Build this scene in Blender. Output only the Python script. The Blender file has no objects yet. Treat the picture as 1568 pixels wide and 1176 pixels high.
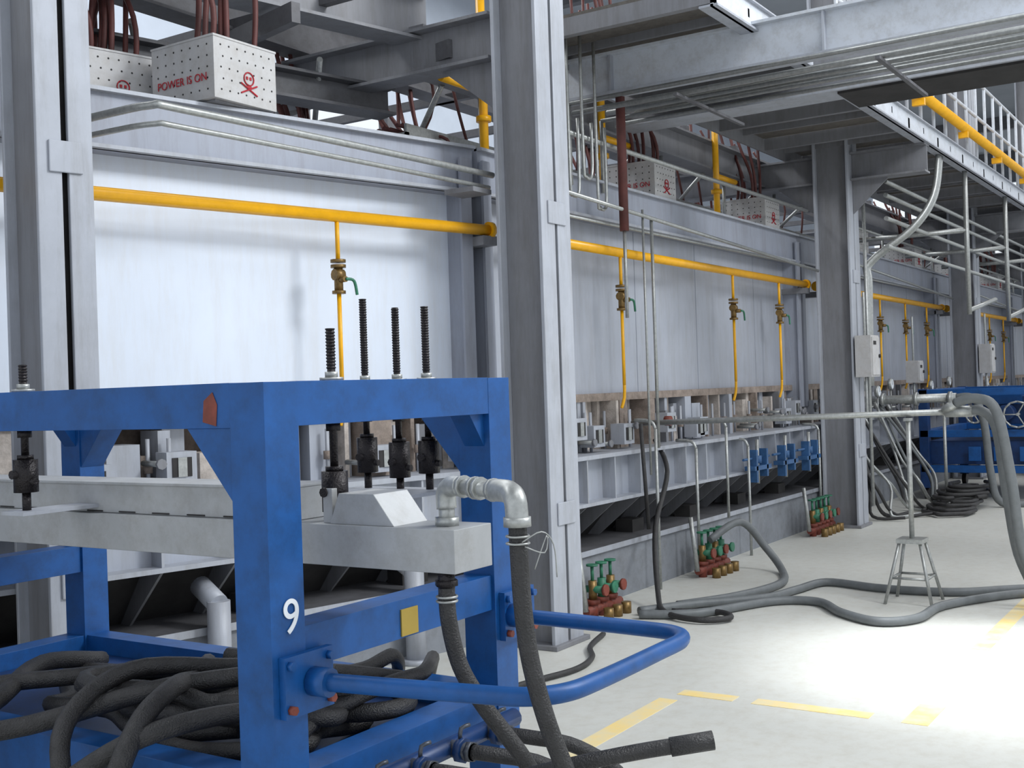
import bpy, math, random
from mathutils import Vector, Matrix
random.seed(7)
scene = bpy.context.scene
try:
    scene.view_settings.view_transform = 'Standard'
except Exception as e:
    print(e)

# ------------------------------------------------------------------ materials
def lin(c):
    c = c/255.0
    return c/12.92 if c <= 0.04045 else ((c+0.055)/1.055)**2.4
def mat(name, rgb, rough=0.5, metal=0.0, var=0.12, scale=6.0, bump=0.0, dark=None, streak=0.0, grime=0.0):
    m = bpy.data.materials.new(name); m.use_nodes = True
    nt = m.node_tree; b = nt.nodes['Principled BSDF']
    b.inputs['Roughness'].default_value = rough
    b.inputs['Metallic'].default_value = metal
    col = [lin(v) for v in rgb]
    d = [c*(1-var) for c in col] if dark is None else [lin(v) for v in dark]
    tc = nt.nodes.new('ShaderNodeTexCoord')
    n = nt.nodes.new('ShaderNodeTexNoise'); n.inputs['Scale'].default_value = scale
    n.inputs['Detail'].default_value = 6; n.inputs['Roughness'].default_value = 0.65
    r = nt.nodes.new('ShaderNodeValToRGB')
    r.color_ramp.elements[0].position = 0.35; r.color_ramp.elements[1].position = 0.62
    r.color_ramp.elements[0].color = (*d, 1); r.color_ramp.elements[1].color = (*col, 1)
    nt.links.new(tc.outputs['Object'], n.inputs['Vector'])
    nt.links.new(n.outputs['Fac'], r.inputs['Fac'])
    out = r.outputs['Color']
    if grime:
        mp = nt.nodes.new('ShaderNodeMapping'); mp.inputs['Scale'].default_value = (7,7,.9 if streak else 7)
        n3 = nt.nodes.new('ShaderNodeTexNoise'); n3.inputs['Scale'].default_value = 1.6; n3.inputs['Detail'].default_value = 9; n3.inputs['Roughness'].default_value = .75
        r3 = nt.nodes.new('ShaderNodeValToRGB')
        r3.color_ramp.elements[0].position=.3; r3.color_ramp.elements[1].position=.55
        g=1-grime
        r3.color_ramp.elements[0].color=(g,g*.97,g*.93,1); r3.color_ramp.elements[1].color=(1,1,1,1)
        mx = nt.nodes.new('ShaderNodeMix'); mx.data_type='RGBA'; mx.blend_type='MULTIPLY'; mx.inputs[0].default_value=1
        nt.links.new(tc.outputs['Object'], mp.inputs['Vector']); nt.links.new(mp.outputs['Vector'], n3.inputs['Vector'])
        nt.links.new(n3.outputs['Fac'], r3.inputs['Fac'])
        nt.links.new(out, mx.inputs[6]); nt.links.new(r3.outputs['Color'], mx.inputs[7])
        out = mx.outputs[2]
    nt.links.new(out, b.inputs['Base Color'])
    if bump:
        bp = nt.nodes.new('ShaderNodeBump'); bp.inputs['Strength'].default_value = bump
        bp.inputs['Distance'].default_value = 0.01
        n2 = nt.nodes.new('ShaderNodeTexNoise'); n2.inputs['Scale'].default_value = scale*9
        nt.links.new(tc.outputs['Object'], n2.inputs['Vector'])
        nt.links.new(n2.outputs['Fac'], bp.inputs['Height'])
        nt.links.new(bp.outputs['Normal'], b.inputs['Normal'])
    return m
COL  = mat('steel_grey_paint', (132,133,138), .55, .1, .10, 3, streak=1, grime=.22)
COLD = mat('steel_dark_grey', (100,100,104), .6, .1, .2, 3, grime=.28)
FLG  = mat('flange_light_grey', (174,178,187), .5, .1, .1, 5, streak=1, grime=.2)
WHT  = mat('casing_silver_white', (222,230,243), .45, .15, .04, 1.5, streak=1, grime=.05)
FASC = mat('walkway_fascia_white', (206,211,219), .5, .05, .08, 4, grime=.2)
SIL  = mat('casing_silver_grey_dim', (176,181,192), .45, .2, .08, 2.0, streak=1, grime=.13)  # trough grey; as casing panel, a copy darkened for the less lit bays
CSIL = mat('cooler_beam_silver', (176,178,180), .5, .3, .12, 6, grime=.18)
BEAM = mat('casing_beam_grey', (156,161,174), .5, .1, .08, 2, streak=1, grime=.18)
CREAM= mat('refractory_cream', (206,196,188), .8, 0, .3, 8, .3, grime=.35)
BRN  = mat('refractory_brown_grey', (158,144,134), .85, 0, .35, 9, .3, grime=.35)
WARM = mat('furnace_opening_warm', (122,108,98), .85, 0, .5, 9, .3)
YEL  = mat('yellow_pipe_paint', (246,180,16), .35, 0, .1, 9, grime=.1)
YELF = mat('yellow_floor_paint', (240,212,140), .6, 0, .1, 7, 0, dark=(226,214,180))
BLUE = mat('blue_cart_paint', (14,84,154), .45, .05, .2, 7, grime=.3)
BLUED= mat('blue_dark_paint', (18,58,112), .45, .05, .3, 7, grime=.3)
BLUEJ= mat('blue_jack_paint', (58,102,152), .5, .05, .3, 7, grime=.3)
BLK  = mat('black_rubber', (54,53,54), .5, 0, .4, 25, .5, grime=.2)
BLK2 = mat('black_oxide_steel', (42,38,40), .4, .5, .3, 20, .3)
GHOSE= mat('grey_hose', (110,114,116), .5, 0, .2, 12)
GALV = mat('galvanised_steel', (178,180,178), .4, .6, .25, 40)
CONC = mat('concrete_base', (138,142,149), .8, 0, .15, 4, grime=.2)
FLOORM=mat('floor_concrete', (207,207,201), .5, 0, .07, 1.2, .1, grime=.10)
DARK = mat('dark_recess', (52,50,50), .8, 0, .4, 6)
SHAD = mat('grating_dark', (108,103,97), .7, .1, .3, 18)
CABLE= mat('brown_red_cable', (100,54,50), .6, 0, .4, 6)
REDT = mat('red_lettering', (185,35,50), .6, grime=.3)
WTXT = mat('white_paint_mark', (235,240,245), .6)
BRASS= mat('nameplate_brass', (176,150,66), .4, .3)
BRZ  = mat('valve_bronze', (140,112,66), .4, .5, .4, 30)
FIT  = mat('fitting_dark_steel', (92,96,104), .4, .6, .4, 30)
GRN  = mat('green_valve_paint', (56,130,100), .5, 0, .3, 20, grime=.3)
RED  = mat('red_paint', (135,66,52), .6, 0, .3, 20, grime=.3)
PBOX = mat('perforated_box_white', (194,193,193), .6, .1, .08, 8, grime=.15)
WALLM= mat('hall_wall_cladding', (190,198,210), .7, 0, .1, 1)
CEIL = mat('ceiling_sheet', (165,170,176), .7, 0, .1, 1)
BRICK= mat('far_wall_grey', (112,118,126), .8, 0, .3, 2)

# ------------------------------------------------------------------ mesh builder
class MB:
    def __init__(s, M=None):
        s.v=[]; s.f=[]; s.mi=[]; s.sm=[]; s.mats=[]; s.M = M or Matrix.Identity(4)
    def m(s, mt):
        if mt not in s.mats: s.mats.append(mt)
        return s.mats.index(mt)
    def add(s, vs, fs, mt, smooth=False):
        o=len(s.v); k=s.m(mt)
        s.v += [s.M @ Vector(p) for p in vs]
        for f in fs:
            s.f.append([i+o for i in f]); s.mi.append(k); s.sm.append(smooth and len(f)==4)
    def box(s,x0,x1,y0,y1,z0,z1,mt):
        vs=[(x0,y0,z0),(x1,y0,z0),(x1,y1,z0),(x0,y1,z0),(x0,y0,z1),(x1,y0,z1),(x1,y1,z1),(x0,y1,z1)]
        s.add(vs,[(0,3,2,1),(4,5,6,7),(0,1,5,4),(1,2,6,5),(2,3,7,6),(3,0,4,7)],mt)
    def prism(s, poly, ext, mt):
        n=len(poly); e=Vector(ext); a=[Vector(p) for p in poly]
        vs=a+[p+e for p in a]
        fs=[tuple(range(n))[::-1], tuple(range(n,2*n))]+[(i,(i+1)%n,(i+1)%n+n,i+n) for i in range(n)]
        s.add(vs,fs,mt)
    def cyl(s,p,q,r,mt,n=12,r2=None):
        s.tube([p,q],r,mt,n,sub=1,r2=r2)
    def tube(s,pts,r,mt,n=10,sub=6,r2=None):
        P=[Vector(p) for p in pts]
        if sub>1 and len(P)>2:
            Q=[]
            for i in range(len(P)-1):
                p0=P[max(i-1,0)];p1=P[i];p2=P[i+1];p3=P[min(i+2,len(P)-1)]
                for k in range(sub):
                    t=k/sub
                    Q.append(.5*((2*p1)+(p2-p0)*t+(2*p0-5*p1+4*p2-p3)*t*t+(3*p1-p0-3*p2+p3)*t**3))
            Q.append(P[-1]); P=Q
        T=[]
        for i in range(len(P)):
            a=P[max(i-1,0)]; b=P[min(i+1,len(P)-1)]
            t=(b-a); T.append(t.normalized() if t.length>1e-9 else Vector((0,0,1)))
        u=T[0].orthogonal().normalized(); vs=[];fs=[]
        for i,p in enumerate(P):
            u=(u-T[i]*u.dot(T[i])); 
            u=u.normalized() if u.length>1e-6 else T[i].orthogonal().normalized()
            w=T[i].cross(u)
            rr=r if r2 is None else r+(r2-r)*i/(len(P)-1)
            for k in range(n):
                a=2*math.pi*k/n
                vs.append(p+u*math.cos(a)*rr+w*math.sin(a)*rr)
        for i in range(len(P)-1):
            for k in range(n):
                k2=(k+1)%n
                fs.append((i*n+k,i*n+k2,(i+1)*n+k2,(i+1)*n+k))
        fs.append(tuple(range(n))[::-1]); L=(len(P)-1)*n
        fs.append(tuple(range(L,L+n)))
        s.add(vs,fs,mt,True)
    def build(s,name,bevel=0,parent=None):
        me=bpy.data.meshes.new(name)
        me.from_pydata([tuple(v) for v in s.v],[],s.f)
        for mt in s.mats: me.materials.append(mt)
        for i,p in enumerate(me.polygons):
            p.material_index=s.mi[i]; p.use_smooth=s.sm[i]
        me.update()
        ob=bpy.data.objects.new(name,me); scene.collection.objects.link(ob)
        if bevel:
            b=ob.modifiers.new('bevel','BEVEL'); b.width=bevel; b.segments=2; b.limit_method='ANGLE'; b.angle_limit=math.radians(50)
        if parent: ob.parent=parent
        return ob
def text(body,loc,xa,ya,size,mt,parent,name,ext=.001):
    c=bpy.data.curves.new(name,'FONT'); c.body=body; c.size=size; c.extrude=ext
    c.align_x='CENTER'; c.align_y='CENTER'; c.materials.append(mt)
    o=bpy.data.objects.new(name,c); scene.collection.objects.link(o)
    xa=Vector(xa);ya=Vector(ya);za=xa.cross(ya)
    M=Matrix((xa,ya,za)).transposed().to_4x4(); M.translation=Vector(loc)
    o.matrix_world=M
    o.parent=parent
    return o

PIV=Vector((6.2,3.68,0))
R1=Matrix.Translation(PIV)@Matrix.Rotation(math.radians(-13.5),4,'Z')@Matrix.Translation(-PIV)
I4=Matrix.Identity(4)

# ------------------------------------------------------------------ building shell
b=MB(); b.box(-6,46,-8,13,-.2,0,FLOORM); b.build('floor')
b=MB()
b.box(-6,46,12.8,13,0,3.4,WALLM); b.box(-6,46,12.8,13,6.4,9.5,WALLM)
x=-6
while x<=46:
    b.box(x-.12,x+.12,12.75,12.95,3.4,6.4,COLD); x+=2.2
for z in (4.4,5.4): b.box(-6,46,12.82,12.9,z-.04,z+.04,COLD)
b.build('wall_back')
b=MB(); b.box(46,46.2,-8,13,0,5.5,BRICK); b.box(46,46.2,-8,13,8.6,9.5,BRICK)
for k in range(15): b.box(46,46.15,-8+k*1.5-.1,-8+k*1.5+.1,5.5,8.6,COLD)
b.box(46,46.1,-8,13,7,7.12,COLD)
b.build('wall_far')
b=MB(); b.box(-6,46,-8,13,9.5,9.7,CEIL)
for k in range(9): b.box(-5+k*6.2,-4.8+k*6.2,-8,13,9.1,9.5,COLD)
b.build('ceiling')

# ------------------------------------------------------------------ columns
def column(x1,w,y0=3.68,M=I4,dep=.4,h=9.1):
    b=MB(M); x0=x1-w; fw=(w-.03)/2; t=.025
    for a in (x0,x0+fw+.03):
        b.box(a,a+fw,y0,y0+t,0,h,FLG); b.box(a,a+fw,y0+dep-t,y0+dep,0,h,FLG)
        b.box(a+fw/2-.008,a+fw/2+.008,y0+t,y0+dep-t,0,h,COL)
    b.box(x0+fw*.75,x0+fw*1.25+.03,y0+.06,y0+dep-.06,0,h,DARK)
    for z in (.82,2.68,4.54):
        b.box(x0+w*.2,x1-w*.2,y0-.012,y0,z-.07,z+.07,FLG)
        b.box(x0+w*.2,x1-w*.2,y0+dep,y0+dep+.012,z-.07,z+.07,FLG)
    b.box(x0-.03,x1+.03,y0-.03,y0+dep+.03,0,.03,COL)
    return b.build('steel_column',.004)
column(3.26,.25,M=R1)
CX=[6.39,12.65,18.91,25.17,31.43,37.7]
for c in CX: column(c,.35,dep=.33 if c<7 else .38)
for c in (6.39,9.17,12.65,18.91): column(c,.35,y0=-6.6)

# ------------------------------------------------------------------ furnace bays
def bay(x0,x1,M,panel,seed,name='glass_furnace_casing'):
    rnd=random.Random(seed)
    b=MB(M)
    b.box(x0,x1,4.45,8.5,1.52,3.0,panel)           # casing panel/body
    b.box(x0,x1,4.32,4.6,2.88,3.19,BEAM)           # top beam
    b.box(x0,x1,4.28,4.34,2.88,2.90,FLG); b.box(x0,x1,4.28,4.34,3.17,3.19,FLG)
    for xx in (x0+.02,x1-.12):
        b.box(xx,xx+.03,4.28,4.45,1.3,3.1,BEAM); b.box(xx-.03,xx+.06,4.27,4.29,1.3,3.1,BEAM)
    x=x0+(1.3 if seed!=3 else 4.55)
    while x<x1-.8:
        b.box(x,x+.006,4.447,4.45,1.52,2.88,BEAM); x+=rnd.uniform(.9,1.5) if seed!=3 else 9
    # opening zone: tightly packed refractory blocks and burner hardware
    b.box(x0,x1,4.62,8.4,.45,1.52,WARM)
    b.box(x0,x1,4.38,4.5,1.48,1.54,BRN)
    x=x0+.05
    while x<x1-.1:
        w=rnd.choice((.03,.04,.05,.07,.09,.13,.18)); 
        y=4.32+rnd.uniform(0,.2); z1=1.48 if rnd.random()<.55 else rnd.uniform(1.28,1.45)
        b.box(x,x+w,y,y+.2,1.1,z1,rnd.choice((BRN,CREAM,BRN,CREAM,FLG,SIL,COL)))
        if rnd.random()<.5: b.cyl((x+w/2,y-.05,1.1),(x+w/2,y-.05,1.4),.012,FLG,8); b.cyl((x+w/2,y-.05,1.22),(x+w/2,y-.05,1.27),.025,BRN,8)
        if rnd.random()<.09:
            zz=1.12+rnd.uniform(0,.1)
            b.box(x-.03,x+.14,4.22,4.34,zz,zz+.16,FLG); b.box(x,x+.11,4.215,4.22,zz+.03,zz+.13,DARK); b.box(x+.03,x+.08,4.21,4.215,zz+.03,zz+.13,GALV)
        if rnd.random()<.25:
            zz=1.15+rnd.uniform(0,.2); b.cyl((x,4.2,zz),(x,4.4,zz),.016,GALV,8); b.cyl((x,4.19,zz),(x,4.21,zz),.028,COL,8)
        x+=w+rnd.uniform(.008,.05)
    # trough / side beam
    b.box(x0,x1,4.10,4.8,1.07,1.10,FLG)
    b.box(x0,x1,4.22,4.8,.74,1.07,SIL)
    b.box(x0,x1,4.10,4.25,.735,.76,FLG)
    x=x0+.12
    while x<x1:
        b.box(x,x+.015,4.11,4.22,.76,1.07,FLG); 
        b.prism([(x,4.12,.735),(x,4.62,.735),(x,4.62,.42),(x,4.5,.42)],(.015,0,0),COL)
        x+=.42
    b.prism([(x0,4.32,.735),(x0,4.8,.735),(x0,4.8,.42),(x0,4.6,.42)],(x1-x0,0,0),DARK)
    b.box(x0,x1,4.15,8.3,0,.38,CONC)
    b.box(x0,x1,4.13,4.9,.38,.42,COLD); b.box(x0,x1,4.125,4.13,.38,.42,FLG)
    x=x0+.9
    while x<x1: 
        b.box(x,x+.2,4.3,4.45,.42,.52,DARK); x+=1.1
    return b.build(name)
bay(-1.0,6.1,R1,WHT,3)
EX=[6.3]+CX[1:]
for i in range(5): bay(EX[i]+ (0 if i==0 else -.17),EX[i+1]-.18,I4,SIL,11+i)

# ------------------------------------------------------------------ yellow gas lines
def gas(x0,x1,drops,M):
    b=MB(M); y=4.2;z=2.63
    b.cyl((x0,y,z),(x1,y,z),.036,YEL,16)
    for e in (x0+.02,x1-.05): b.cyl((e,y,z),(e+.03,y,z),.055,YEL,16)
    for e in (x0+.3,x1-.12): b.box(e,e+.12,y-.03,4.45,z-.1,z-.04,COL)
    for d in drops:
        b.cyl((d,y,z),(d,y,2.36),.013,YEL,10); b.cyl((d,y,2.18),(d,y,1.6),.013,YEL,10)
        b.tube([(d,y,1.6),(d+.01,y+.01,1.5),(d,y+.03,1.42)],.013,YEL,8)
        for q,r in ((2.36,.045),(2.33,.045),(2.18,.04)): b.cyl((d,y,q),(d,y,q+.018),r,BRZ,12)
        b.cyl((d,y,2.19),(d,y,2.33),.026,BRZ,12)
        b.cyl((d,y,2.26),(d,y-.07,2.26),.018,BRZ,10)
        b.cyl((d-.03,y,2.29),(d+.03,y,2.29),.034,BRZ,10)
        b.tube([(d,y-.07,2.26),(d+.05,y-.08,2.25),(d+.07,y-.08,2.17)],.009,GRN,8)
    return b.build('yellow_gas_pipe')
gas(-1,6.16,[1.3,4.93],R1)
gas(6.45,12.42,[8.05,10.31,11.54],I4)
gas(12.7,18.7,[15.25,16.5,17.7],I4)
gas(18.95,24.9,[21,22.3,23.6],I4)
gas(25.2,31,[27,28.5],I4)

# conduits on first bay
b=MB()
b.tube([(3.5,4.85,2.93),(3.55,4.55,2.95),(3.6,4.27,2.96),(3.75,4.23,2.96),(5,4.15,2.96),(6.15,4.1,2.96)],.019,GALV,10,4)
b.tube([(3.5,4.88,2.85),(3.56,4.55,2.87),(3.64,4.3,2.885),(3.8,4.26,2.885),(5,4.18,2.885),(6.15,4.13,2.885)],.014,GALV,10,4)
b.box(5.9,6.1,4.08,4.3,2.83,2.86,COL)
b.build('conduit_pipe')
for x0,x1 in ((6.6,12.2),(12.8,18.5),(19,24.8)):
    b=MB()
    b.cyl((x0,4.0,2.95),(x1,4.0,2.75),.016,GALV,8)
    b.cyl((x0,4.1,3.4),(x1,4.1,3.4),.02,GALV,8)
    b.cyl((x0,4.15,2.82),(x1,4.15,2.82),.012,GALV,8)
    b.build('conduit_pipe')

# ------------------------------------------------------------------ power boxes
def pbox(x,y,z,w,d,h,ang,ncab,txt=True,top=5.6):
    e=bpy.data.objects.new('power_terminal_box',None); scene.collection.objects.link(e)
    b=MB(); b.box(0,w,0,d,0,h,PBOX)
    b.box(-.004,w+.004,-.004,d+.004,h-.012,h,PBOX); b.box(.03,w-.03,.03,d-.03,-.012,0,COL)
    for i in range(7):
        for j in range(5):
            u=.05+i*(w-.1)/6+ (j%2)*.015; v=.05+j*(h-.1)/4
            b.cyl((u,-.002,v),(u,0,v),.006,DARK,6)
            b.cyl((-.002,.05+i*(d-.1)/6,v),(0,.05+i*(d-.1)/6,v),.006,DARK,6)
    cx=w/2+.02;cz=h*.42
    for k in range(14):
        a=2*math.pi*k/14; a2=2*math.pi*(k+1)/14
        b.cyl((cx+.036*math.cos(a),-.004,cz+.036*math.sin(a)),(cx+.036*math.cos(a2),-.004,cz+.036*math.sin(a2)),.004,REDT,5)
    b.box(cx-.02,cx-.006,-.005,-.001,cz-.005,cz+.012,REDT); b.box(cx+.006,cx+.02,-.005,-.001,cz-.005,cz+.012,REDT)
    b.box(cx-.018,cx+.018,-.005,-.001,cz-.05,cz-.038,REDT)
    b.cyl((cx-.06,-.004,cz-.03),(cx+.06,-.004,cz-.085),.005,REDT,5); b.cyl((cx+.06,-.004,cz-.03),(cx-.06,-.004,cz-.085),.005,REDT,5)
    b.build('box_body',.003,e)
    if txt:
        text('POWER IS ON',(-.006,d/2,h*.34),(0,-1,0),(0,0,1),.062,REDT,e,'warning_lettering')
    c=MB()
    for k in range(ncab):
        px=w*(.15+.7*random.random());py=d*(.15+.7*random.random())
        dx=random.uniform(-.35,.35);dy=random.uniform(.0,.5)
        c.tube([(px,py,h-.02),(px+dx*.1,py,h+.25),(px+dx*.6+random.uniform(-.08,.08),py+dy*.5,h+.8),(px+dx,py+dy,top-z)],.016,CABLE,8,5)
    c.build('power_cables',0,e)
    e.location=(x,y,z); e.rotation_euler=(0,0,ang)
a1=math.radians(-13.5)
pbox(4.34,4.65,3.205,.46,.49,.34,0,6)
pbox(4.02,5.35,3.205,.46,.49,.34,a1,14)
pbox(6.0,5.7,3.02,.46,.49,.3,a1,10,False)
for X in (9.0,11.6,14.9,17.7,21,24): pbox(X,4.34,3.205,.42,.48,.31,0,6)
for X in (7.4,10.4,13.3): pbox(X,5.6,3.02,.42,.48,.31,0,7,False)

# ------------------------------------------------------------------ overhead walkway / beams
b=MB()
y0,y1=2.9,4.4
W0=6.95
b.box(W0,34,y0,y0+.02,4.0,4.2,FASC); b.box(W0,34,y0-.03,y0+.1,4.0,4.015,FLG); b.box(W0,34,y0-.03,y0+.1,4.19,4.2,FLG)
b.box(W0,34,y1-.02,y1,4.0,4.2,COL)
x=W0
while x<34:
    b.box(x+.02,min(x+1.18,34),y0+.02,y1-.02,4.14,4.17,SHAD); b.box(x,x+.06,y0,y1,4.02,4.14,COL); 
    b.box(x+.6,x+.63,y0,y1,4.08,4.14,COL); x+=1.2
x=9.6
while x<34:
    b.cyl((x,y0+.02,4.2),(x,y0+.02,5.2),.018,FASC,8); x+=.55
for z in (4.75,5.2): b.cyl((9.6,y0+.02,z),(34,y0+.02,z),.02,FASC,8)
b.build('overhead_walkway')
b=MB(); b.cyl((9.6,2.84,4.42),(34,2.84,4.42),.055,YEL,14)
for k in range(12): b.box(10+2*k,10.06+2*k,2.8,2.92,4.3,4.37,YEL)
b.build('yellow_gas_pipe')
def ibeam_y(b,x,w,ya,yb,z0,z1,mt=COL):
    b.box(x-w/2,x+w/2,ya,yb,z0,z0+.02,mt); b.box(x-w/2,x+w/2,ya,yb,z1-.02,z1,mt); b.box(x-.01,x+.01,ya,yb,z0+.02,z1-.02,mt)
def ibeam_x(b,y,w,xa,xb,z0,z1,mt=COL):
    b.box(xa,xb,y-w/2,y+w/2,z0,z0+.02,mt); b.box(xa,xb,y-w/2,y+w/2,z1-.02,z1,mt); b.box(xa,xb,y-.01,y+.01,z0+.02,z1-.02,mt)
b=MB()
b.box(8.9,9.1,-6.5,4.6,3.8,4.15,COL); b.box(8.84,9.4,-6.5,2.7,3.77,3.8,DARK); b.box(8.8,9.12,-6.5,4.6,3.79,3.81,FLG)
b.build('crane_cross_beam')
b=MB()
b.box(7.66,7.68,-6.5,4.6,3.76,4.05,FASC); b.box(7.6,7.76,-6.5,4.6,3.75,3.77,FLG); b.box(7.6,7.76,-6.5,4.6,4.04,4.06,FASC)
for y in (-4,-2.4,-.8,.8,2.4,4): b.box(7.61,7.66,y,y+.015,3.77,4.04,FLG)
b.build('crane_cross_beam')
b=MB()
for i,(x,z) in enumerate(((7.5,3.72),(7.56,3.66),(8.0,3.68),(8.1,3.76),(8.35,3.72),(8.6,3.86))):
    b.cyl((x,-6.4,z+.05),(x,4.3,z-.02),.016+.006*(i%2),GALV,8)
for y in (-3,-.3,2.0,3.4): b.box(7.45,8.7,y,y+.03,3.61,3.63,COLD)
b.cyl((8.0,4.3,3.66),(8.0,4.3,3.1),.016,GALV,8); b.cyl((7.5,4.3,3.7),(7.5,4.3,3.1),.016,GALV,8)
b.build('conduit_rack')
for c in CX[:5]:
    b=MB(); xm=c-.175
    if c>7:
        ibeam_y(b,xm,.2,2.9,3.68,3.7,4.0)
        b.prism([(xm-.01,3.68,3.7),(xm-.01,3.68,3.35),(xm-.01,3.3,3.7)],(.02,0,0),COL)
    ibeam_y(b,xm,.2,4.08,9,3.7,4.0)
    b.prism([(xm-.01,4.05,3.7),(xm-.01,4.05,3.35),(xm-.01,4.5,3.7)],(.02,0,0),COL)
    b.build('cantilever_beam')
b=MB()
ibeam_x(b,4.75,.2,6.2,38,3.75,4.05); ibeam_x(b,5.8,.2,0,38,4.05,4.4,COLD); ibeam_x(b,7.4,.2,0,38,3.6,3.95,COLD)
for k in range(30): b.box(.5+k*1.25,.56+k*1.25,4.7,8.5,4.05,4.12,COLD)
for k in range(16): b.cyl((6.6+k*1.5,4.8,3.75),(7.3+k*1.5,5.8,3.25),.02,GALV,8); b.cyl((7.0+k*1.5,4.75,3.2),(7.0+k*1.5,4.75,3.75),.02,GALV,8)
b.build('longitudinal_beam')
b=MB(R1)
ibeam_x(b,4.75,.22,-1,6.1,3.95,4.3)
ibeam_x(b,5.2,.2,-1,6.1,3.55,3.75,COLD)
for k in range(5): b.box(1.2+k*1.2,1.26+k*1.2,4.4,8,3.78,3.9,COLD)
for k in range(4): b.cyl((1.5+k*1.3,5,3.8),(2.4+k*1.3,6.5,3.3),.02,GALV,8)
b.box(3.2,6,5.8,7.5,3.76,3.79,SHAD)
b.build('longitudinal_beam')
b=MB(); rnd=random.Random(21)
b.box(6.5,30,5.05,5.07,3.42,3.5,GALV); b.box(6.5,30,5.35,5.37,3.42,3.5,GALV)
x=6.5
while x<30: b.box(x,x+.03,5.05,5.37,3.42,3.44,GALV); x+=.4
for k in range(5):
    b.tube([(6.5+i*1.6,5.1+.05*k+rnd.uniform(-.02,.02),3.46+rnd.uniform(0,.05)) for i in range(14)],.014,CABLE,6,3)
for k in range(26):
    x=6.9+k*.75+rnd.uniform(-.2,.2)
    b.tube([(x,5.15,3.47),(x+.05,5.0,3.4+rnd.uniform(-.1,.05)),(x+.12,4.95,3.22)],.013,CABLE,6,4)
    b.tube([(x,5.2,3.47),(x+rnd.uniform(-.2,.2),5.2,3.9),(x+rnd.uniform(-.4,.4),5.4,4.5)],.013,CABLE,6,4)
b.build('cable_tray')
for X in (6.84,8.6,11,14.5): 
    b=MB()
    b.cyl((X,4.62,3.02),(X,4.62,4.6),.032,YEL,10); b.cyl((X,4.62,3.5),(X,4.62,3.54),.055,YEL,10)
    if X>8: b.cyl((X,4.62,3.68),(X+.5,4.62,3.68),.028,YEL,10)
    else: b.cyl((X-.5,4.62,3.72),(X,4.62,3.72),.03,YEL,10)
    b.build('yellow_gas_pipe')
b=MB()
b.cyl((7.75,4.0,4.1),(7.75,4.0,2.75),.035,CABLE,10); b.cyl((7.75,4.0,2.75),(7.75,4.0,2.1),.014,GALV,8)
for x,zz in ((6.85,3.0),(7.05,2.95),(7.25,3.1),(7.45,2.9)): b.tube([(x,4.05,4.1),(x,4.05,zz+.1),(x+.03,4.05,zz),(x+.1,4.05,zz),(x+.13,4.05,zz+.1),(x+.13,4.05,3.5)],.012,GALV,8,3)
b.cyl((8.25,4.02,2.9),(8.25,4.02,1.1),.014,GALV,8)
b.cyl((8.1,4.02,2.95),(8.1,4.02,.9),.010,GALV,8)
b.build('hanging_pipes')
b=MB()
for k,(o) in enumerate((0,.07,.15)):
    b.tube([(12.75+o,3.66,1.5),(12.75+o,3.64,2.6),(12.78+o,3.62,2.85),(12.95+o,3.2,3.2),(13.1+o,3.0,3.55),(13.2+o,2.95,4.0)],.03-.006*k,GALV,10,5)
b.cyl((12.7,3.64,.2),(12.7,3.64,3.6),.02,GALV,8)
b.build('conduit_riser')
for X in (14.5,17,19.2):
    b=MB(); b.cyl((X,2.95,4.0),(X,2.95,2.3),.03,GALV,8); b.cyl((X,2.95,2.35),(X+1.6,2.95,2.55),.03,GALV,8); b.cyl((X,2.95,3.3),(X,4.3,3.3),.03,GALV,8)
    b.build('walkway_hanger')
b=MB()
for z in (3.0,3.3,3.55,3.7): b.cyl((12.7,3.4,z),(30,3.4,z),.025,GALV,8)
b.build('conduit_pipe')
def ebox(x,y,z,w=.3,h=.44):
    b=MB(); b.box(x,x+w,y,y+.17,z,z+h,PBOX); b.box(x+.02,x+w-.02,y-.012,y,z+.02,z+h-.02,PBOX)
    b.cyl((x+w-.05,y-.03,z+h/2),(x+w-.05,y-.012,z+h/2),.02,DARK,10); b.box(x+.05,x+.15,y-.016,y-.012,z+h-.1,z+h-.06,DARK)
    b.cyl((x+.1,y+.09,z-.4),(x+.1,y+.09,z),.015,GALV,8); b.cyl((x+.1,y+.09,z+h),(x+.1,y+.09,z+.9),.015,GALV,8)
    b.build('electrical_box',.004)
ebox(12.28,3.49,1.6); ebox(18.55,3.49,1.6); ebox(24.8,3.49,1.6); ebox(13.6,3.95,1.55,.22,.3); ebox(16.1,3.95,1.5,.25,.3); ebox(19.8,3.9,1.55,.3,.4)
def gauge(x,y,z,r=.07):
    b=MB(); b.cyl((x,y,z),(x,y-.04,z),r,GALV,18); b.cyl((x,y-.041,z),(x,y-.044,z),r*.85,WTXT,18)
    b.box(x-.003,x+.003,y-.048,y-.045,z-.01,z+r*.7,DARK); b.cyl((x,y-.02,z-r),(x,y-.02,1.1),.008,GALV,6)
    b.build('pressure_gauge')
for x,z in ((13.9,1.5),(14.4,1.42),(15.0,1.5),(17.1,1.45),(18.2,1.5),(19.5,1.5),(21,1.45)): gauge(x,4.05,z)

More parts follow.
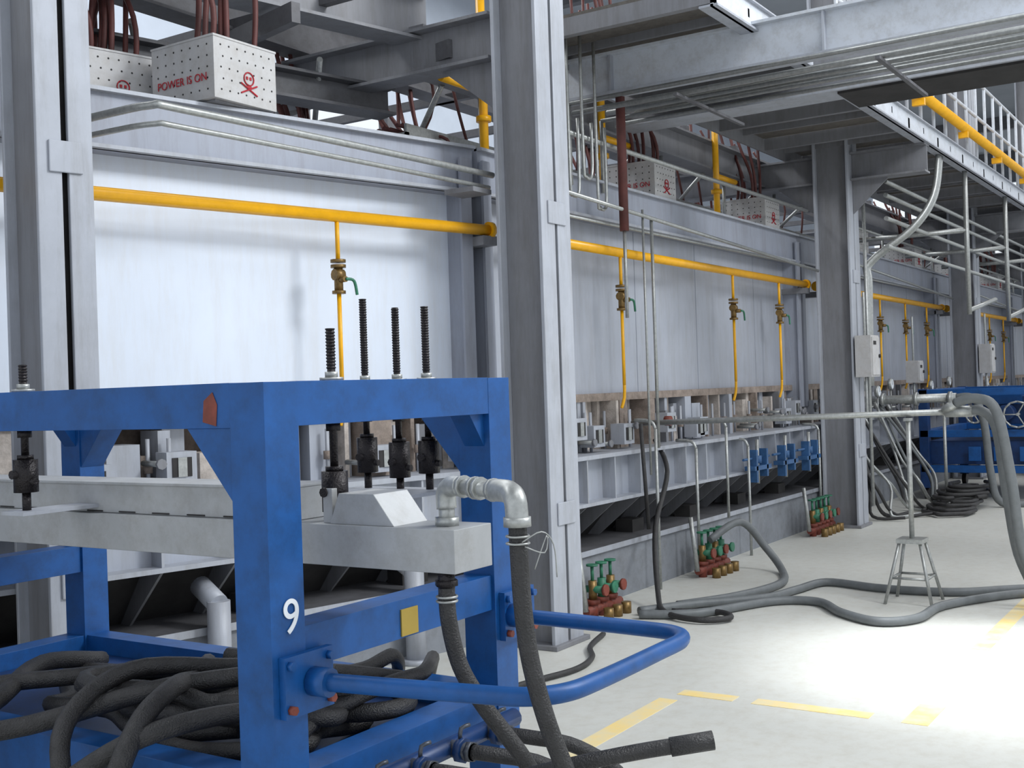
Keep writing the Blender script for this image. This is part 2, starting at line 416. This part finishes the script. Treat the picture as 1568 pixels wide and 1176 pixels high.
# ------------------------------------------------------------------ valves clusters
def valves(x,y,n):
    b=MB()
    for k in range(n):
        xx=x+k*.13
        b.cyl((xx,y,0),(xx,y,.12),.035,RED,10); b.cyl((xx,y,.1),(xx,y,.13),.05,RED,10)
        b.cyl((xx,y,.13),(xx,y,.26),.03,GRN if k%2 else BRZ,10); b.cyl((xx,y-.09,.2),(xx,y+.05,.2),.025,GRN,10)
        b.cyl((xx,y,.26),(xx,y,.36),.012,GRN,8); b.cyl((xx,y,.36),(xx,y,.372),.042,GRN,12)
        b.cyl((xx,y-.09,.2),(xx,y-.11,.2),.04,GRN if k%2 else RED,10)
        b.cyl((xx,y-.12,.0),(xx,y-.12,.08),.035,BRZ,10)
    b.cyl((x-.1,y,.06),(x+n*.13,y,.06),.03,RED,10)
    b.cyl((x-.1,y,.06),(x-.1,y+.05,.5),.02,GALV,8)
    b.build('pipe_valve_manifold')
valves(7.0,3.95,3); valves(8.85,3.95,4); valves(11.55,3.93,5)

for X in (10.2,10.95,11.65):
    b=MB()
    b.box(X,X+.04,3.98,4.06,.66,.96,BLUEJ); b.box(X+.26,X+.30,3.98,4.06,.70,.96,BLUEJ)
    b.box(X-.05,X+.38,3.98,4.08,.77,.81,BLUEJ)
    b.cyl((X+.15,4.03,.64),(X+.15,4.03,1.05),.018,GALV,8); b.cyl((X-.2,4.03,.88),(X+.45,4.03,.88),.012,BLUEJ,8)
    b.cyl((X+.15,4.03,.83),(X+.15,4.03,.9),.04,BLUEJ,10)
    b.build('blue_screw_jack')

# ------------------------------------------------------------------ cooler lances + stand
b=MB()
b.cyl((8.45,4.55,1.28),(8.45,1.78,1.34),.022,GALV,10)
b.tube([(8.45,1.78,1.34),(8.45,1.66,1.34),(8.45,1.57,1.22),(8.45,1.52,.8),(8.47,1.44,.3),(8.58,1.25,.07),(9.0,.6,.04),(9.3,-.2,.04)],.034,GHOSE,12,6)
b.tube([(8.40,1.82,1.40),(8.38,1.68,1.43),(8.36,1.55,1.34),(8.35,1.47,.9),(8.36,1.40,.35),(8.45,1.2,.07),(8.8,.5,.04),(9.1,-.3,.04)],.034,GHOSE,12,6)
b.cyl((8.45,1.72,1.34),(8.45,1.9,1.34),.04,GALV,12); b.cyl((8.40,1.82,1.40),(8.44,1.9,1.35),.034,GALV,10)
b.build('water_cooler_lance')
b=MB()
b.cyl((14.6,4.55,1.3),(14.6,3.15,1.32),.055,GALV,12)
for y in (3.2,3.6,4.0): b.cyl((14.6,y,1.31),(14.6,y+.04,1.31),.085,GALV,14)
b.tube([(14.6,3.15,1.32),(14.6,2.95,1.3),(14.62,2.85,1.0),(14.65,2.8,.4),(14.7,2.7,.06),(14.9,2.3,.05)],.045,GHOSE,10,6)
b.cyl((14.6,3.3,0),(14.6,3.3,1.26),.02,GALV,8); b.box(14.5,14.7,3.2,3.4,0,.02,GALV)
b.build('water_cooler_lance')
b=MB(); sx,sy=8.42,2.15
b.cyl((sx,sy,.42),(sx,sy,1.30),.018,GALV,8); b.box(sx-.09,sx+.09,sy-.09,sy+.09,.42,.45,GALV)
for dx in (-1,1):
    for dy in (-1,1): b.cyl((sx+dx*.16,sy+dy*.16,0),(sx+dx*.07,sy+dy*.07,.43),.012,GALV,8)
for a,c in (((-1,-1),(1,-1)),((1,-1),(1,1)),((1,1),(-1,1)),((-1,1),(-1,-1))):
    b.cyl((sx+a[0]*.12,sy+a[1]*.12,.18),(sx+c[0]*.12,sy+c[1]*.12,.18),.009,GALV,8)
b.box(sx-.05,sx+.05,sy-.02,sy+.02,1.28,1.30,GALV)
b.build('pipe_support_stand')

# floor hoses
b=MB(); z=.032
b.tube([(7.2,3.7,z),(7.6,3.45,z),(8.0,3.1,z),(8.4,3.0,z),(8.8,2.9,z),(8.7,2.5,z),(8.68,2.2,z),(8.75,1.9,z),(9.0,1.6,z),(9.3,1.2,z),(9.6,.6,z)],.03,GHOSE,10,6)
b.tube([(7.1,3.65,z),(7.3,3.3,z),(7.9,3.0,z),(8.0,2.7,z),(7.7,2.45,z),(7.5,2.15,z),(7.7,1.95,z),(8.2,1.9,z),(8.75,1.6,z),(9.0,1.3,z),(9.2,.8,z)],.03,GHOSE,10,6)
b.tube([(8.9,3.9,.3),(9.2,3.75,.42),(9.35,3.6,.2),(9.2,3.4,z),(8.6,3.2,z),(8.0,3.3,z),(7.5,3.55,z)],.032,GHOSE,10,6)
b.build('water_hose')
b=MB()
b.tube([(8.55,4.2,1.15),(8.45,4.05,.9),(8.0,3.95,.5),(7.5,3.7,.12),(7.2,3.5,.04),(7.1,3.2,.03),(7.25,3.05,.03),(7.4,3.2,.03),(7.3,3.5,.03)],.02,BLK,8,6)
b.tube([(6.5,3.6,.02),(6.15,3.5,.02),(5.9,3.35,.02),(5.6,3.3,.02),(5.1,3.4,.02),(4.5,3.3,.02)],.017,BLK,8,6)
b.cyl((8.55,4.05,1.3),(8.55,4.1,1.3),.04,RED,12)
b.build('black_floor_hose')
b=MB()
for X,z0,z1 in ((8.2,.0,1.25),(8.95,.0,1.05),(10.1,0,1.0),(12.1,0,1.05),(9.6,.4,1.2)):
    b.cyl((X,4.02,z0),(X,4.02,z1),.014,GALV,8); b.tube([(X,4.02,z1),(X,4.06,z1+.06),(X,4.2,z1+.07)],.014,GALV,8,3)
b.cyl((7.95,3.98,.5),(7.95,4.02,1.3),.016,BLK,8)
b.build('stand_pipes')
for X in (4.02,5.3):
    b=MB(R1); b.cyl((X,4.06,.0),(X,4.06,.56),.06,FLG,16); b.cyl((X,4.06,.0),(X,4.06,.03),.09,FLG,16); b.cyl((X,4.06,.54),(X,4.25,.62),.055,FLG,16)
    b.build('drain_pipe')

# floor markings
def mark(x0,x1,y0,y1,m=YELF): 
    b=MB(); b.box(x0,x1,y0,y1,0,.002,m); b.build('floor_line_marking')
mark(4.3,5.35,2.55,2.65); mark(5.45,5.55,2.3,2.6); mark(5.45,5.55,1.62,2.2); mark(5.45,5.8,1.35,1.47); mark(7.1,12,1.4,1.5)

# ------------------------------------------------------------------ blue cooler cart (main)
e=bpy.data.objects.new('blue_cooler_cart',None); scene.collection.objects.link(e)
b=MB()
XN,XF,YN,YL,w=1.89,2.79,1.90,3.78,.11
ZT=1.635
for x in (XN,XF):
    for y in (YN,YL): b.box(x,x+w,y,y+w,.14,ZT-.001,BLUE)
    b.box(x+.001,x+w-.001,YN+w,YL,ZT-.105,ZT,BLUE)
    b.box(x+.01,x+w-.01,YN+w,YL,.60,.72,BLUE)
    for y,sg in ((YN+w,1),(YL,-1)):
        b.prism([(x+.005,y,ZT-.105),(x+.005,y+sg*.15,ZT-.105),(x+.005,y,ZT-.28)],(w-.01,0,0),BLUE)
for y in (YN,YL):
    b.box(XN+w,XF,y+.001,y+w-.001,ZT-.105,ZT,BLUE)
    b.box(XN+w,XF,y+.01,y+w-.01,.96,1.06,BLUE)
    b.box(XN+w,XF,y+.005,y+w-.005,.60,.72,BLUE)
    b.prism([(XF,y+.02,ZT-.105),(XF-.07,y+.02,ZT-.105),(XF,y+.02,ZT-.2)],(0,w-.04,0),BLUE)
b.box(XN+w,XF,YN+w,YL,.64,.66,BLUED)
b.box(XN+.04,XF+.05,2.7,2.78,.56,.64,BLUE)
b.prism([(XN-.001,YN+.155,ZT-.10),(XN-.001,YN+.20,ZT-.09),(XN-.001,YN+.195,ZT-.04),(XN-.001,YN+.165,ZT-.02),(XN-.001,YN+.15,ZT-.05)],(.0015,0,0),RED)
b.build('frame',.006,e)
b=MB()
hz=.937; r=.021
b.tube([(2.0,1.88,hz),(2.03,1.7,hz),(2.07,1.48,hz),(2.1,1.36,hz),(2.17,1.3,hz),(2.3,1.285,hz),(2.6,1.285,hz),(2.74,1.29,hz),(2.81,1.34,hz),(2.83,1.46,hz),(2.84,1.7,hz),(2.845,1.88,hz)],r,BLUE,14,6)
for x in (XN,XF):
    b.box(x+.02,x+.18,YN-.02,YN-.001,hz-.07,hz+.07,BLUE)
    for dx in (.035,.165):
        for dz in (-.05,.05): b.cyl((x+dx,YN-.035,hz+dz),(x+dx,YN-.02,hz+dz),.011,BLUE if dz>0 else RED,6)
b.cyl((2.0,1.88,hz),(2.005,1.83,hz),.034,BLUE,12); b.cyl((2.845,1.88,hz),(2.843,1.83,hz),.034,BLUE,12)
b.build('push_handle',0,e)
b=MB()
b.box(2.12,2.27,1.55,5.15,1.185,1.285,CSIL)
b.box(2.14,2.27,2.06,5.15,1.286,1.37,CSIL); b.box(2.13,2.275,2.06,5.15,1.366,1.374,CSIL)
y=2.1
while y<4: b.box(2.137,2.14,y,y+.07,1.288,1.292,DARK); y+=.14
b.prism([(2.13,1.73,1.285),(2.13,1.93,1.285),(2.13,1.90,1.36),(2.13,1.79,1.36)],(.13,0,0),CSIL)
b.box(2.14,2.2,1.93,1.96,1.285,1.37,CSIL)
b.box(2.5,2.62,2.05,5.2,1.19,1.29,CSIL)
b.build('water_cooler_beam',.004,e)
b=MB()
def rod(x,y,zt,zc0,zc1):
    b.cyl((x,y,zc1-.02),(x,y,zt),.0105,BLK2,10)
    z=ZT+.03
    while z<zt: b.cyl((x,y,z),(x,y,z+.004),.012,BLK2,8); z+=.008
    b.cyl((x,y,ZT),(x,y,ZT+.008),.03,GALV,14); b.cyl((x,y,ZT+.008),(x,y,ZT+.022),.018,GALV,6)
    b.cyl((x,y,ZT-.125),(x,y,ZT-.105),.02,BLK2,6)
    b.cyl((x,y,zc0),(x,y,zc1),.033,BLK2,16); b.cyl((x,y,zc1),(x,y,zc1+.012),.022,BLK2,12)
    b.cyl((x,y,zc0+.03),(x,y-.045,zc0+.03),.01,BLK2,8); b.cyl((x-.045,y,zc0+.05),(x,y,zc0+.05),.012,BLK2,8)
    b.cyl((x,y,zc0-.06),(x,y,zc0),.012,BLK2,8)
rod(2.18,1.955,1.764,1.31,1.41)
rod(2.845,2.41,1.90,1.35,1.46); rod(2.845,2.28,1.865,1.335,1.445); rod(2.845,2.165,1.86,1.35,1.45)
rod(1.945,2.87,1.71,1.36,1.45)
b.box(2.55,2.9,2.1,2.5,1.29,1.30,FLG)
b.box(1.9,2.14,2.82,2.92,1.30,1.31,FLG)
b.build('threaded_hanger_rods',0,e)
b=MB()
b.cyl((2.19,1.62,1.285),(2.19,1.62,1.34),.019,GALV,14); b.cyl((2.19,1.62,1.285),(2.19,1.62,1.305),.03,GALV,6)
b.tube([(2.19,1.62,1.325),(2.19,1.62,1.36),(2.183,1.6,1.378),(2.165,1.555,1.38)],.024,GALV,14,4)
b.cyl((2.165,1.555,1.38),(2.10,1.42,1.38),.018,GALV,14)
for t in (0,.35,.5,.9):
    p=Vector((2.165,1.555,1.38)).lerp(Vector((2.10,1.42,1.38)),t); q=p+Vector((-.004,-.012,0)); b.cyl(p,q,.026,GALV,10)
b.tube([(2.10,1.42,1.38),(2.075,1.37,1.38),(2.055,1.34,1.365),(2.05,1.333,1.32)],.025,GALV,14,4)
b.cyl((2.05,1.333,1.33),(2.05,1.333,1.31),.03,GALV,12)
b.cyl((2.14,1.59,1.185),(2.14,1.59,1.15),.02,BLK2,12); b.cyl((2.14,1.59,1.168),(2.14,1.59,1.155),.028,BLK2,6)
b.build('elbow_fittings',0,e)
b=MB()
b.tube([(2.05,1.333,1.32),(2.05,1.327,1.155),(2.055,1.315,1.03),(2.07,1.29,.906),(2.09,1.26,.8),(2.13,1.2,.6),(2.3,1.15,.3),(2.6,1.3,.1),(3,1.6,.04)],.02,BLK,12,7)
b.tube([(2.14,1.59,1.165),(2.14,1.587,1.076),(2.153,1.568,.97),(2.18,1.527,.88),(2.207,1.485,.81),(2.235,1.443,.733),(2.3,1.38,.55),(2.5,1.4,.2),(2.8,1.6,.04)],.0195,BLK,12,7)
for z in (1.29,1.275): b.tube([(2.05+.024*math.cos(a*.7),1.333+.024*math.sin(a*.7),z) for a in range(10)],.0025,GALV,6,2)
b.tube([(2.03,1.31,1.28),(2.06,1.28,1.30),(2.09,1.27,1.27),(2.1,1.27,1.2)],.0015,GALV,5,4)
b.tube([(2.04,1.31,1.27),(2.07,1.28,1.255),(2.08,1.28,1.29),(2.06,1.30,1.22)],.0015,GALV,5,4)
b.tube([(2.14+.023*math.cos(a*.7),1.59+.023*math.sin(a*.7),1.13) for a in range(10)],.003,GALV,6,3)
b.tube([(2.14+.023*math.cos(a*.7),1.59+.023*math.sin(a*.7),1.12) for a in range(10)],.003,GALV,6,3)
b.tube([(2.1,1.75,.66),(2.11,1.5,.72),(2.155,1.27,.79),(2.24,1.14,.815),(2.31,1.03,.83)],.017,BLK,12,5)
b.cyl((2.265,1.10,.82),(2.315,1.022,.832),.0205,BLK,12)
for k in range(4):
    x=2.12+k*.17
    b.tube([(x,1.76,.66),(x+.02,1.70,.655),(x+.10,1.60,.62),(x+.22,1.52,.5),(x+.4,1.5,.22),(x+.6,1.6,.035)],.02,BLK,10,5)
# loose hoses heaped on the deck, spilling over the side to the floor
rnd=random.Random(31)
for k in range(6):
    cx=2.38+rnd.uniform(-.08,.08);cy=2.6+rnd.uniform(-.25,.3);z0=.687+.022*k
    ph=rnd.uniform(0,6.28); st=rnd.uniform(.42,.62)
    pts=[]
    for t in range(10):
        ra=.24+rnd.uniform(-.08,.08); rb=.40+rnd.uniform(-.15,.15)
        pts.append((min(max(cx+ra*math.cos(ph+t*st),2.04),2.75),min(max(cy+rb*math.sin(ph+t*st),2.05),3.6),z0+rnd.uniform(-.005,.02)))
    b.tube(pts,.025,BLK,10,5)
b.tube([(2.6,2.1,.78),(2.35,2.25,.84),(2.1,2.5,.83),(1.85,2.75,.76),(1.6,3.0,.72),(1.45,3.4,.5),(1.4,3.8,.1)],.026,BLK,10,6)
b.tube([(2.25,2.1,.74),(2.1,2.2,.80),(1.85,2.3,.79),(1.72,2.5,.65),(1.65,2.8,.4),(1.6,3.2,.04)],.025,BLK,10,6)
b.tube([(2.7,2.4,.74),(2.4,2.7,.79),(2.15,2.95,.80),(1.88,3.2,.77),(1.6,3.3,.6),(1.5,3.6,.2)],.025,BLK,10,6)
b.tube([(2.6,2.9,.75),(2.3,2.6,.80),(2.05,2.42,.85),(1.85,2.32,.81),(1.72,2.3,.62),(1.66,2.4,.3),(1.6,2.6,.04)],.027,BLK,10,6)
b.tube([(2.7,2.6,.76),(2.35,2.5,.83),(2.1,2.65,.86),(1.85,2.6,.78),(1.74,2.45,.6),(1.7,2.4,.3),(1.5,2.5,.04)],.025,BLK,10,6)
b.tube([(2.5,3.3,.74),(2.2,3.2,.80),(1.9,3.0,.77),(1.7,3.05,.7),(1.55,3.3,.4),(1.4,3.5,.04)],.027,BLK,10,6)
b.tube([(2.05,2.05,.72),(2.25,2.1,.76),(2.5,2.08,.79),(2.72,2.12,.77),(3.0,2.3,.72),(3.2,2.6,.3),(3.3,3.0,.04)],.022,BLK,10,6)
b.tube([(2.05,2.15,.75),(2.3,2.2,.82),(2.55,2.2,.81),(2.75,2.25,.80),(3.05,2.5,.6),(3.3,2.9,.1)],.022,BLK,10,6)
b.build('rubber_hoses',0,e)
b=MB()
b.cyl((2.04,1.84,.66),(2.78,1.84,.66),.026,BLUED,12)
for k in range(4):
    x=2.12+k*.17; b.cyl((x,1.84,.66),(x,1.76,.66),.023,FIT,10); b.cyl((x,1.805,.66),(x,1.785,.66),.033,BLUED,8); b.cyl((x,1.775,.66),(x,1.76,.66),.028,FIT,6)
    b.tube([(x,1.80,.69),(x+.005,1.80,.715),(x+.03,1.79,.72)],.006,FIT,6,2)
b.box(2.365,2.435,1.906,1.911,.965,1.035,BRASS)
for x in (XN+w/2,XF+w/2):
    for y in (YN+w/2,YL+w/2):
        b.cyl((x-.025,y,.07),(x+.025,y,.07),.07,BLK2,20); b.box(x-.04,x-.03,y-.03,y+.03,.07,.15,BLUED); b.box(x+.03,x+.04,y-.03,y+.03,.07,.15,BLUED); b.box(x-.04,x+.04,y-.03,y+.03,.14,.15,BLUED)
b.build('manifold_and_casters',0,e)
text('9',(1.953,1.897,1.09),(1,0,0),(0,0,1),.115,WTXT,e,'painted_number')

# ------------------------------------------------------------------ distant blue carts
def cart2(x,y,L=2.4,W=1.1,H=1.42):
    b=MB()
    for dx in (0,L-.12):
        for dy in (0,W-.12): b.box(x+dx,x+dx+.12,y+dy,y+dy+.12,.15,H,BLUED)
    for z in (.35,.8,H-.1):
        for dy in (0,W-.12): b.box(x,x+L,y+dy+.005,y+dy+.11,z,z+.09,BLUE)
        for dx in (0,L-.12): b.box(x+dx+.005,x+dx+.11,y,y+W,z,z+.09,BLUE)
    b.box(x+.1,x+L-.1,y+.1,y+W-.1,.45,.75,BLUED)
    b.box(x+.3,x+1.2,y+.15,y+.9,.95,1.3,BLUED); b.box(x+.25,x+1.25,y+.3,y+.7,1.2,1.38,BLUE)
    b.cyl((x+.2,y+.45,1.1),(x-.03,y+.45,1.1),.1,BLUED,16)
    for k in range(3): b.box(x-.015,x,y+.15+k*.3,y+.3+k*.3,.5,.68,BLUE)
    for k in range(3): b.cyl((x+.5+k*.6,y+.2,1.3),(x+.5+k*.6,y+.2,1.6),.02,BLK2,8)
    for cy,r in ((.3,.16),(.8,.1)):
        c=(x-.08,y+cy,1.08)
        for k in range(12):
            a=k*math.pi/6;a2=a+math.pi/6
            b.cyl((c[0],c[1]+r*math.cos(a),c[2]+r*math.sin(a)),(c[0],c[1]+r*math.cos(a2),c[2]+r*math.sin(a2)),.014,GALV,6)
            if k%4==0: b.cyl(c,(c[0],c[1]+r*math.cos(a),c[2]+r*math.sin(a)),.01,GALV,6)
        b.cyl((x-.09,y+cy,1.08),(x+.02,y+cy,1.08),.02,GALV,8)
    for dx in (.1,L-.1):
        for dy in (.06,W-.06): b.cyl((x+dx,y+dy-.03,.08),(x+dx,y+dy+.03,.08),.08,BLK2,14)
    b.build('blue_cooler_cart',.006)
cart2(15.4,2.3,W=1.5); cart2(19.2,2.0); cart2(23,1.8)
b=MB(); rnd=random.Random(9)
for k in range(15):
    x=13.1+rnd.uniform(0,1.9); y=3.45+rnd.uniform(-.15,.2)
    b.tube([(x,4.08,1.1+rnd.uniform(0,.2)),(x+rnd.uniform(-.25,.25),y+.45,.75+rnd.uniform(-.2,.2)),(x+rnd.uniform(-.3,.3),y+.2,.35),(x+rnd.uniform(-.2,.3),y+.1,.05),(x+rnd.uniform(-.2,.5),y-.15+rnd.uniform(-.15,.1),.04)],.018,rnd.choice((BLK,GHOSE,BLK,BLK,GALV)),8,5)
for k in range(8):
    b.tube([(13.9+ k*.14+.4*math.cos(t*.6+k)+rnd.uniform(-.08,.08),3.1+.25*math.sin(t*.6+k)+rnd.uniform(-.06,.06),.04+.03*k) for t in range(9+k%3)],.024,BLK,8,4)
b.build('hose_bundle')

# ------------------------------------------------------------------ lights
w_=bpy.data.worlds.new('hall_daylight'); scene.world=w_; w_.use_nodes=True
bg=w_.node_tree.nodes['Background']; bg.inputs['Color'].default_value=(.87,.93,1,1); bg.inputs['Strength'].default_value=1.08
def area(name,loc,tgt,sx,sy,pw,col=(1,1,1)):
    l=bpy.data.lights.new(name,'AREA'); l.shape='RECTANGLE'; l.size=sx; l.size_y=sy; l.energy=pw; l.color=col
    o=bpy.data.objects.new(name,l); scene.collection.objects.link(o); o.location=loc
    o.rotation_euler=(Vector(tgt)-Vector(loc)).to_track_quat('-Z','Y').to_euler(); return o
area('skylight_lamp',(6,-2,9.0),(6,-2,0),14,3,430,(.98,.99,1))
area('skylight_lamp',(22,0,9.0),(22,0,0),18,3,600,(.98,.99,1))
area('skylight_lamp',(10,9,9.0),(10,9,0),24,2,1300,(.95,.98,1))
area('bay_key_light',(7.0,-3.5,7.2),(4.6,4.5,2.2),1.8,1.8,500,(.95,.98,1))  # added key light aimed at the first bay, no fixture modelled
s=bpy.data.lights.new('sun_patch_lamp','SPOT'); s.energy=5200; s.spot_size=math.radians(22); s.spot_blend=1; s.shadow_soft_size=.4; s.color=(.93,.97,1)
o=bpy.data.objects.new('sun_patch_lamp',s); scene.collection.objects.link(o); o.location=(6.8,1.2,8.8); o.rotation_euler=(0,0,0)

# ------------------------------------------------------------------ camera
th=math.radians(33.07)
cam=bpy.data.cameras.new('camera'); co=bpy.data.objects.new('camera',cam); scene.collection.objects.link(co)
cam.sensor_width=36; cam.lens=36*1780/1568; cam.clip_start=.05; cam.clip_end=200
fwd=Vector((math.cos(th),math.sin(th),0)); right=Vector((math.sin(th),-math.cos(th),0)); up=Vector((0,0,1))
p=7.2/1780
f2=(fwd+up*p).normalized(); u2=right.cross(f2).normalized()
rl=math.atan(.033)
r3=right*math.cos(rl)-u2*math.sin(rl); u3=u2*math.cos(rl)+right*math.sin(rl)
M=Matrix((r3,u3,-f2)).transposed().to_4x4(); M.translation=(0,0,1.6)
co.matrix_world=M
scene.camera=co
